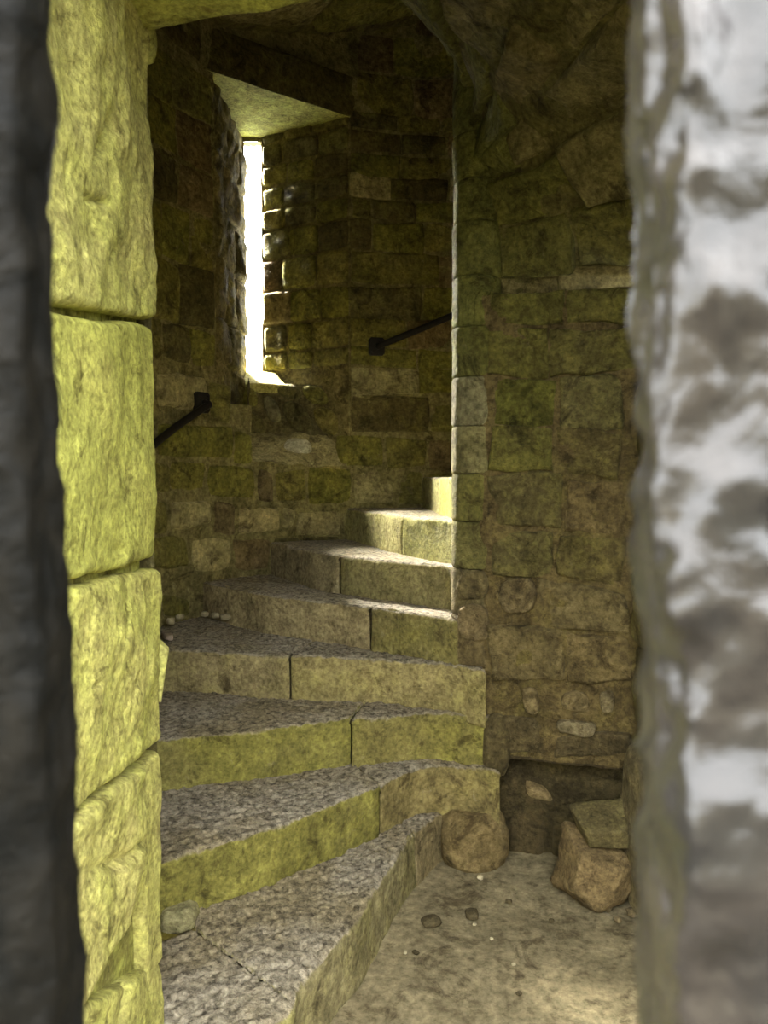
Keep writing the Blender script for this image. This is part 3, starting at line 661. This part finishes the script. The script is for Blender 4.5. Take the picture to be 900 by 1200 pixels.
f7 = [np.array([.38, 3.36]), z2(532, 611, 7), z2(471, 605, 7), z2(407, 596, 7)]; f7.append(extend(f7[-2], f7[-1])); fronts[7] = f7
f8 = [np.array([.36, 3.42]), np.array([.27, 5.0])]; f8.append(extend(f8[-2], f8[-1])); fronts[8] = f8
for k, a in ((9, 72), (10, 51), (11, 30), (12, 9)):
    d = np.array([math.cos(math.radians(a)), math.sin(math.radians(a))]); fronts[k] = [np.array([NX, NY]) + d * .06, np.array([NX, NY]) + d * 1.9]
def backline(k):   # the block runs on under the next step
    if k + 1 in fronts:
        nx = fronts[k + 1]; pts = resample(nx, np.linspace(0, 1, 12))
        t = np.gradient(pts, axis=0); t /= np.linalg.norm(t, axis=1)[:, None]
        nrm = np.stack([t[:, 1], -t[:, 0]], 1)
        far = np.array(fronts[k][0]) * 0 + pts.mean(0) - np.mean(resample(fronts[k], np.linspace(0, 1, 12)), 0)
        if nrm.mean(0) @ far < 0: nrm = -nrm
        return list(pts + nrm * .09)
    return None
GRN_R = (.30, .30, .10, .72); TAN = (.36, .315, .17, .45); OLV = (.31, .285, .095, .55); BRO = (.27, .225, .115, .30)
spec = {  # step: [(s0, s1, colour)], s measured from the newel outward
 1: [(0, .22, (.26, .215, .12, .3)), (.22, 1, (.30, .27, .15, .42))],
 2: [(0, None, (.27, .225, .10, .40)), (None, 1, (.32, .29, .115, .70))],
 3: [(0, None, (.28, .245, .10, .52)), (None, 1, (.34, .31, .12, .62))],
 4: [(0, None, (.36, .305, .145, .42)), (None, 1, (.35, .295, .16, .42))],
 5: [(0, None, (.27, .235, .10, .45)), (None, 1, (.36, .30, .17, .22))],
 6: [(0, None, (.30, .265, .13, .42)), (None, 1, (.30, .255, .15, .28))],
 7: [(0, None, (.33, .32, .12, .6)), (None, 1, (.42, .39, .18, .45))],
 8: [(0, .5, (.40, .40, .13, .6)), (.5, 1, (.40, .38, .18, .4))],
 9: [(0, .5, TAN), (.5, 1, TAN)], 10: [(0, .5, TAN), (.5, 1, TAN)], 11: [(0, .5, TAN), (.5, 1, TAN)],
}
joint_px = {2: (446, 920), 3: (411, 843), 4: (338, 770), 5: (433, 711), 6: (402, 650), 7: (471, 605)}
def s_of(front, p):
    ss = np.linspace(0, 1, 801); q = resample(front, ss); return float(ss[np.argmin(np.linalg.norm(q - p, axis=1))])
for k in range(1, 12):
    st = empty('step', (float(fronts[k][0][0]), float(fronts[k][0][1]), .2 * (k - 1)), stair)
    if k == 1:      # lowest step is laid with its own back line along the riser of step two
        bk = [np.array([.27, 3.34]), z2(505, 948, 1) + [-.03, .1], z2(442, 972, 1) + [-.03, .12], z2(313, 1034, 1) + [-.05, .12], z2(245, 1060, 1) + [-.05, .10], z2(228, 1088, 1)]
    else: bk = backline(k)
    for i, (a, b, colr) in enumerate(spec[k]):
        if k in joint_px:
            sj = s_of(fronts[k], z2(*joint_px[k], k)); a = sj if a is None else a; b = sj if b is None else b
        res = .009 if k <= 3 else (.012 if k <= 5 else .02)
        block(st, fronts[k], bk, a + .002, b - (.0 if k == 1 else .002), .2 * k, .2 * (k - 1), colr, 200 + k * 10 + i, rip=(.010 if k == 1 else .0085 if k < 5 else .004), res=res, endround=(.07 if (k, i) == (2, 0) else .006 if k == 1 else .014), nose=.022 if k < 8 else .014)
    if k == 1:
        # the outer block by the doorway, its joint running askew across the tread
        j0, jm, j2 = z2(228, 1090, 1), z2(300, 1140, 1), z2(343, 1178, 1)
        fl = [j2, j2 + [-.10, -.20], j2 + [-.28, -.52]]
        bl = [j0, j0 + [-.10, -.06], np.array([-.70, 1.98]), np.array([-.72, 1.62])]
        block(st, [f + np.array([.006, .008]) for f in fl], bl, 0.0, 1, .197, 0, (.28, .26, .14, .5), 251, rip=.0095, res=.008, nose=.03, endround=.006)

# pale fragment of stone wedged at the foot of the second riser by the jamb
# boulder at the foot of the newel
def blob(name, c, size, mat, color, parent=None, seed=0, n=22, m=36, amp=.18, box=.55, rot=0.0, tilt=(0, 0), freq=1.6, flat=0.0):
    th = np.linspace(0, math.pi, n)[:, None]; ph = np.linspace(0, 2 * math.pi, m, endpoint=False)[None, :]
    d = np.stack(np.broadcast_arrays(np.sin(th) * np.cos(ph), np.sin(th) * np.sin(ph), np.cos(th)), -1)
    p = np.sign(d) * np.abs(d) ** box
    p = p / np.maximum(np.abs(p).max(-1, keepdims=True), np.linalg.norm(p, axis=-1, keepdims=True) * .82)
    r = 1 + amp * fbm(d + seed * 3.1, freq, 4, seed, .5)
    fl = np.round(fbm(d + seed, 1.3, 1, seed + 50) * 3) / 3 * flat
    p = p * (r + fl)[..., None] * np.array(size) / 2
    ca, sa = math.cos(rot), math.sin(rot); x, y, z = p[..., 0], p[..., 1], p[..., 2]
    x, y = ca * x - sa * y, sa * x + ca * y
    z = z + x * tilt[0] + y * tilt[1]
    V = np.stack([x, y, z], -1).reshape(-1, 3) + np.array(c)
    F = [tuple(int(k) for k in f) for f in grid_faces(n, m, wrap=True)]
    return make_obj(name, V, [f[::-1] for f in F], mat, parent, color)
blob('stone', (.372, 3.16, .095), (.27, .22, .25), M_core, (.30, .23, .11, .2), wall_right, 5, amp=.14, box=.6)
blob('stone', (.468, 3.19, .48), (.11, .13, .26), M_core, (.15, .12, .055, .3), wall_right, 6, amp=.15, box=.6)
pb = at_z(208, 1083, .2)
blob('stone', (pb[0], pb[1] + .02, .215), (.11, .12, .07), M_rock, (.34, .32, .18, .4), door, 12, amp=.2)

# ------------------------------------------------------------------ loose rocks in the corner
rc = at_z(700, 1072, 0)
def rock(c, planes, color, seed, rough=.02):
    """broken rock: the body enclosed by planes (normal, distance), edges a little rounded"""
    n, m = 60, 90
    th = np.linspace(0.001, math.pi - .001, n)[:, None]; ph = np.linspace(0, 2 * math.pi, m, endpoint=False)[None, :]
    d = np.stack(np.broadcast_arrays(np.sin(th) * np.cos(ph), np.sin(th) * np.sin(ph), np.cos(th)), -1)
    acc = 0
    for nv_, dist in planes:
        nv_ = np.array(nv_, float) / np.linalg.norm(nv_)
        acc = acc + (np.maximum(d @ nv_, 0) / dist) ** 16
    p = d * (acc ** (-1 / 16))[..., None]
    p = p * (1 + .10 * fbm(p, 9, 5, seed, .55))[..., None] + rough * .3 * np.stack([fbm(p, 22, 3, seed + k) for k in range(3)], -1)
    F = [tuple(int(q) for q in f)[::-1] for f in grid_faces(n, m, wrap=True)]
    return make_obj('rock', p.reshape(-1, 3) + np.array(c), F, M_rock, None, color)
rk1 = rock((rc[0] + .012, rc[1] + .09, .12), [((0, 0, -1), .12), ((.12, -.35, 1), .098), ((-.25, -1, .18), .10), ((.6, -1, -.25), .125), ((1, .1, .05), .115), ((-1, -.2, .25), .105), ((-.9, -.5, -.9), .125), ((0, 1, 0), .10), ((.4, -.8, -1), .135)], (.195, .145, .073, .15), 23)
tag(rk1, 'large brown loose rock standing on the floor in the right corner', 'rock', 'loose rocks in the corner')
rk2 = rock((rc[0] + .042, rc[1] + .10, .280), [((0, 0, -1), .052), ((-.1, -.30, 1), .046), ((-.15, -1, -.25), .075), ((1, -.3, .2), .098), ((.8, -.9, .3), .105), ((-1, -.1, -.35), .078), ((0, 1, 0), .085), ((1, .2, -.9), .10)], (.145, .122, .056, .35), 31)
tag(rk2, 'smaller flat olive rock balanced on top of the large corner rock', 'rock', 'loose rocks in the corner')

# ------------------------------------------------------------------ iron handrails on the tower wall
def tube(name, pts, r, mat, parent, n=12, squash=1.0, seed=0):
    pts = [np.array(p, float) for p in pts]; V = []; 
    for i, p in enumerate(pts):
        t = pts[min(i + 1, len(pts) - 1)] - pts[max(i - 1, 0)]; t /= np.linalg.norm(t)
        u = np.cross(t, [0, 0, 1.0]); u /= np.linalg.norm(u); v = np.cross(u, t)
        for k in range(n):
            a = 2 * math.pi * k / n; V.append(p + (u * math.cos(a) + v * math.sin(a) * squash) * r)
    F = [tuple(int(q) for q in f) for f in grid_faces(len(pts), n, wrap=True)]
    F += [tuple(range(n))[::-1], tuple((len(pts) - 1) * n + i for i in range(n))]
    return make_obj(name, V, F, mat, parent)
def cyl_pt(a, z, inset):
    P, N = cyl(np.array(float(a)), z); return P + N * inset
def boxm(name, c, ex, ey, ez, mat, parent, bevel=.2):
    """bevelled plate: c centre, ex ey ez half axes (vectors)"""
    V = []; F = []
    for s, k in ((-1, 1), (-.7, 1), (.7, 1), (1, 1)): pass
    rings = [(-1, 1 - bevel), (-1 + bevel, 1), (1 - bevel, 1), (1, 1 - bevel)]
    oct8 = [(-1, -.75), (-.75, -1), (.75, -1), (1, -.75), (1, .75), (.75, 1), (-.75, 1), (-1, .75)]
    for zz_, k in rings:
        for x, y in oct8: V.append(np.array(c) + np.array(ex) * x * k + np.array(ey) * y * k + np.array(ez) * zz_)
    F = [tuple(int(q) for q in f) for f in grid_faces(4, 8, wrap=True)] + [tuple(range(8))[::-1], tuple(24 + i for i in range(8))]
    o = make_obj(name, V, F, mat, parent, smooth=False); return o
def handrail(label, a0, z0, a1, z1, a_end_bracket):
    """rail from (a0,z0) to (a1,z1) along the wall, a wall plate with curled end at the a_end_bracket end"""
    ab, zb_ = a_end_bracket
    root = empty('handrail', tuple(cyl_pt(ab, zb_, .0))); tag(root, label, 'handrail', 'handrails')
    ins = .075
    ts = np.linspace(0, 1, 24)
    pts = [cyl_pt(a0 + (a1 - a0) * t, z0 + (z1 - z0) * t, ins) for t in ts]
    tube('rail', pts, .021, M_rail, root, 14)
    n = cyl(np.array(float(ab)), 0.)[1]; tx = np.cross(n, [0, 0, 1.0])
    boxm('wall_plate', cyl_pt(ab, zb_, .028), tx * .052, np.array([0, 0, .058]), n * .016, M_rail, root)
    c = cyl_pt(ab, zb_, .04); e = cyl_pt(ab, zb_ - .01, ins)
    tube('bracket', [c, c * .5 + e * .5 + np.array([0, 0, .006]), e, e + n * .018], .017, M_rail, root, 10)
    for sx_, sz_ in ((-.03, .036), (.03, -.036)):
        b = cyl_pt(ab, zb_ + sz_, .044) + tx * sx_
        tube('bolt', [b, b + n * .012], .008, M_rail, root, 8)
    return root
aL, zL = px_cyl(232, 472); aL0, zL0 = px_cyl(180, 508)
handrail('black iron handrail on the left wall ending at a square plate below the window', aL + (aL0 - aL) * 2.2, zL + (zL0 - zL) * 2.2, aL - .6, zL - .01, (aL, zL))
aR, zR = px_cyl(440, 407); aR1, zR1 = px_cyl(530, 372)
handrail('black iron handrail on the back wall rising right behind the newel', aR + .4, zR - .008, aR + (aR1 - aR) * 1.8, zR + (zR1 - zR) * 1.8, (aR, zR))

# ------------------------------------------------------------------ pebbles and litter
def pebble(px, py, z, size, color, label, group, seed, name='pebble', mat=None, flat=.6):
    p = at_z(px, py, z); o = blob(name, (p[0], p[1], z + size * flat * .42), (size, size * .8, size * flat), mat or M_chip, color, None, seed, n=9, m=14, amp=.25, rot=seed * 1.3)
    return tag(o, label, 'pebble', group)
pale_p = (.45, .41, .30, .1); dark_p = (.10, .082, .045, .1); brown_p = (.17, .135, .075, .2)
for i, (x, y, sz, lb_) in enumerate(((563, 1030, .024, 'pale pebble at the foot of the boulder under the newel'), (556, 1084, .014, 'white pebble touching the flat dark lump in mid floor'),
    (576, 1101, .013, 'white speck of stone on the floor, just beyond the flat dark lump'), (602, 1131, .013, 'lone white pebble nearest the camera on the floor'),
    (475, 1117, .014, 'pale pebble on the floor close to the riser of the first step'))):
    pebble(x, y, 0.003, sz, pale_p, lb_, 'pale pebbles on the floor', 60 + i)
for i, (x, y, sz, lb_) in enumerate(((505, 1083, .068, 'widest flat dark lump on the floor, beside the first step'), (553, 1074, .062, 'flat dark lump in the middle of the floor with a white pebble against it'),
    (596, 1057, .026, 'small dark lump on the floor midway between boulder and rocks'), (646, 1080, .022, 'small dark lump on the floor in front of the large rock'),
    (487, 1117, .022, 'small dark lump on the floor next to a pale pebble by the first step'), (608, 1165, .02, 'small dark lump nearest the camera on the bright floor'))):
    pebble(x, y, -.006, sz, dark_p, lb_, 'dark lumps on the floor', 80 + i, mat=M_rock, flat=.35)
for i, (x, y, sz, lb_) in enumerate(((712, 1066, .036, 'small brown stone in front of the large rock, left of three'), (724, 1080, .026, 'smallest brown stone in front of the large rock'),
    (741, 1072, .042, 'small brown stone between the large rock and the right reveal'))):
    pebble(x, y, 0, sz, brown_p, lb_, 'small stones by the corner rocks', 90 + i, mat=M_rock)
for i, (x, y, sz, lb_) in enumerate(((240, 722, .045, 'leftmost pale pebble of the row under the fifth riser'), (252, 724, .052, 'middle pale pebble of the row under the fifth riser'), (264, 726, .055, 'rightmost pale pebble of the row under the fifth riser'),
    (200, 731, .055, 'pale stone chip on the fourth tread against the left wall'), (211, 725, .045, 'pale stone chip on the fourth tread just right of another by the wall'))):
    pebble(x, y, .828, sz, (.36, .32, .21, .15), lb_, 'pale pebbles on the fourth tread', 95 + i)
lt = at_z(196, 752, .8)
lit = blob('dead_leaf', (lt[0] - .0, lt[1], .832), (.035, .13, .03), M_chip, (.36, .30, .26, .0), None, 77, n=12, m=18, amp=.35, rot=.5)
tag(lit, 'small curled pale dead leaf on the tread beside the bright jamb', 'leaf')

# ------------------------------------------------------------------ iron gate in front of the camera, two thick bars in view
gate = empty('iron_gate', (-.03, .29, 0)); tag(gate, 'heavy old iron gate of two thick lumpy bars, blurred in the foreground', 'gate')
def bar(x_top, x_bot, y, wd, dp, mat, label, seed, lump):
    """square bar, z 0..2.5, x_top / x_bot: centre at z = 1.8 / 1.4"""
    nz, na = 760, 64
    zz_ = np.linspace(.0, 2.5, nz); A = np.linspace(0, 2 * math.pi, na, endpoint=False)
    Z, AA = np.meshgrid(zz_, A, indexing='ij')
    cx = x_bot + (Z - 1.4) / .4 * (x_top - x_bot)
    c, s = np.cos(AA), np.sin(AA); k = 1 / (np.abs(c) ** 5 + np.abs(s) ** 5) ** .2
    d = np.stack([c * k, s * k, np.zeros_like(c)], -1)
    base = np.stack([cx + d[..., 0] * wd / 2, y + d[..., 1] * dp / 2, Z], -1)
    nz_ = fbm(base * np.array([1, 1, .55]), 38, 4, seed, .55, True) * lump + fbm(base * np.array([1, 1, .4]), 12, 2, seed + 3) * lump * 1.2
    V = base + d * nz_[..., None]
    F = [tuple(int(q) for q in f) for f in grid_faces(nz, na, wrap=True)] + [tuple(range(na))[::-1], tuple((nz - 1) * na + i for i in range(na))]
    o = make_obj('bar', V.reshape(-1, 3), F, mat, gate); o['label'] = label; return o
def xat(px, py, y): return at_y(px, py, y)
YL, YR = .33, .235
lw, rw = .06, .062
lt_, lb_ = at_y(52, 0, YL), at_y(93, 1200, YL)
def at_zx(pt, pb_, z): return pt[0] + (pb_[0] - pt[0]) * (z - pt[2]) / (pb_[2] - pt[2])
bar(at_zx(lt_, lb_, 1.8) - lw / 2 - .013, at_zx(lt_, lb_, 1.4) - lw / 2 - .013, YL + .02, lw, .05, M_bar_shaded, 'black bar at the left edge, its shade put into the material', 7, .0045)
rt_, rb_ = at_y(742, 0, YR), at_y(770, 1200, YR)
bar(at_zx(rt_, rb_, 1.8) + rw / 2 + .011, at_zx(rt_, rb_, 1.4) + rw / 2 + .011, YR + .022, rw, .045, M_bar_shiny, 'shiny worn grey bar at the right edge', 9, .0085)
for z in (.14, 2.4):
    p0 = np.array([-.26, YL + .045, z]); p1 = np.array([.22, YR + .03, z])
    tube('cross_rail', [p0 + (p1 - p0) * t for t in np.linspace(0, 1, 6)], .022, M_bar_shaded, gate, 8)
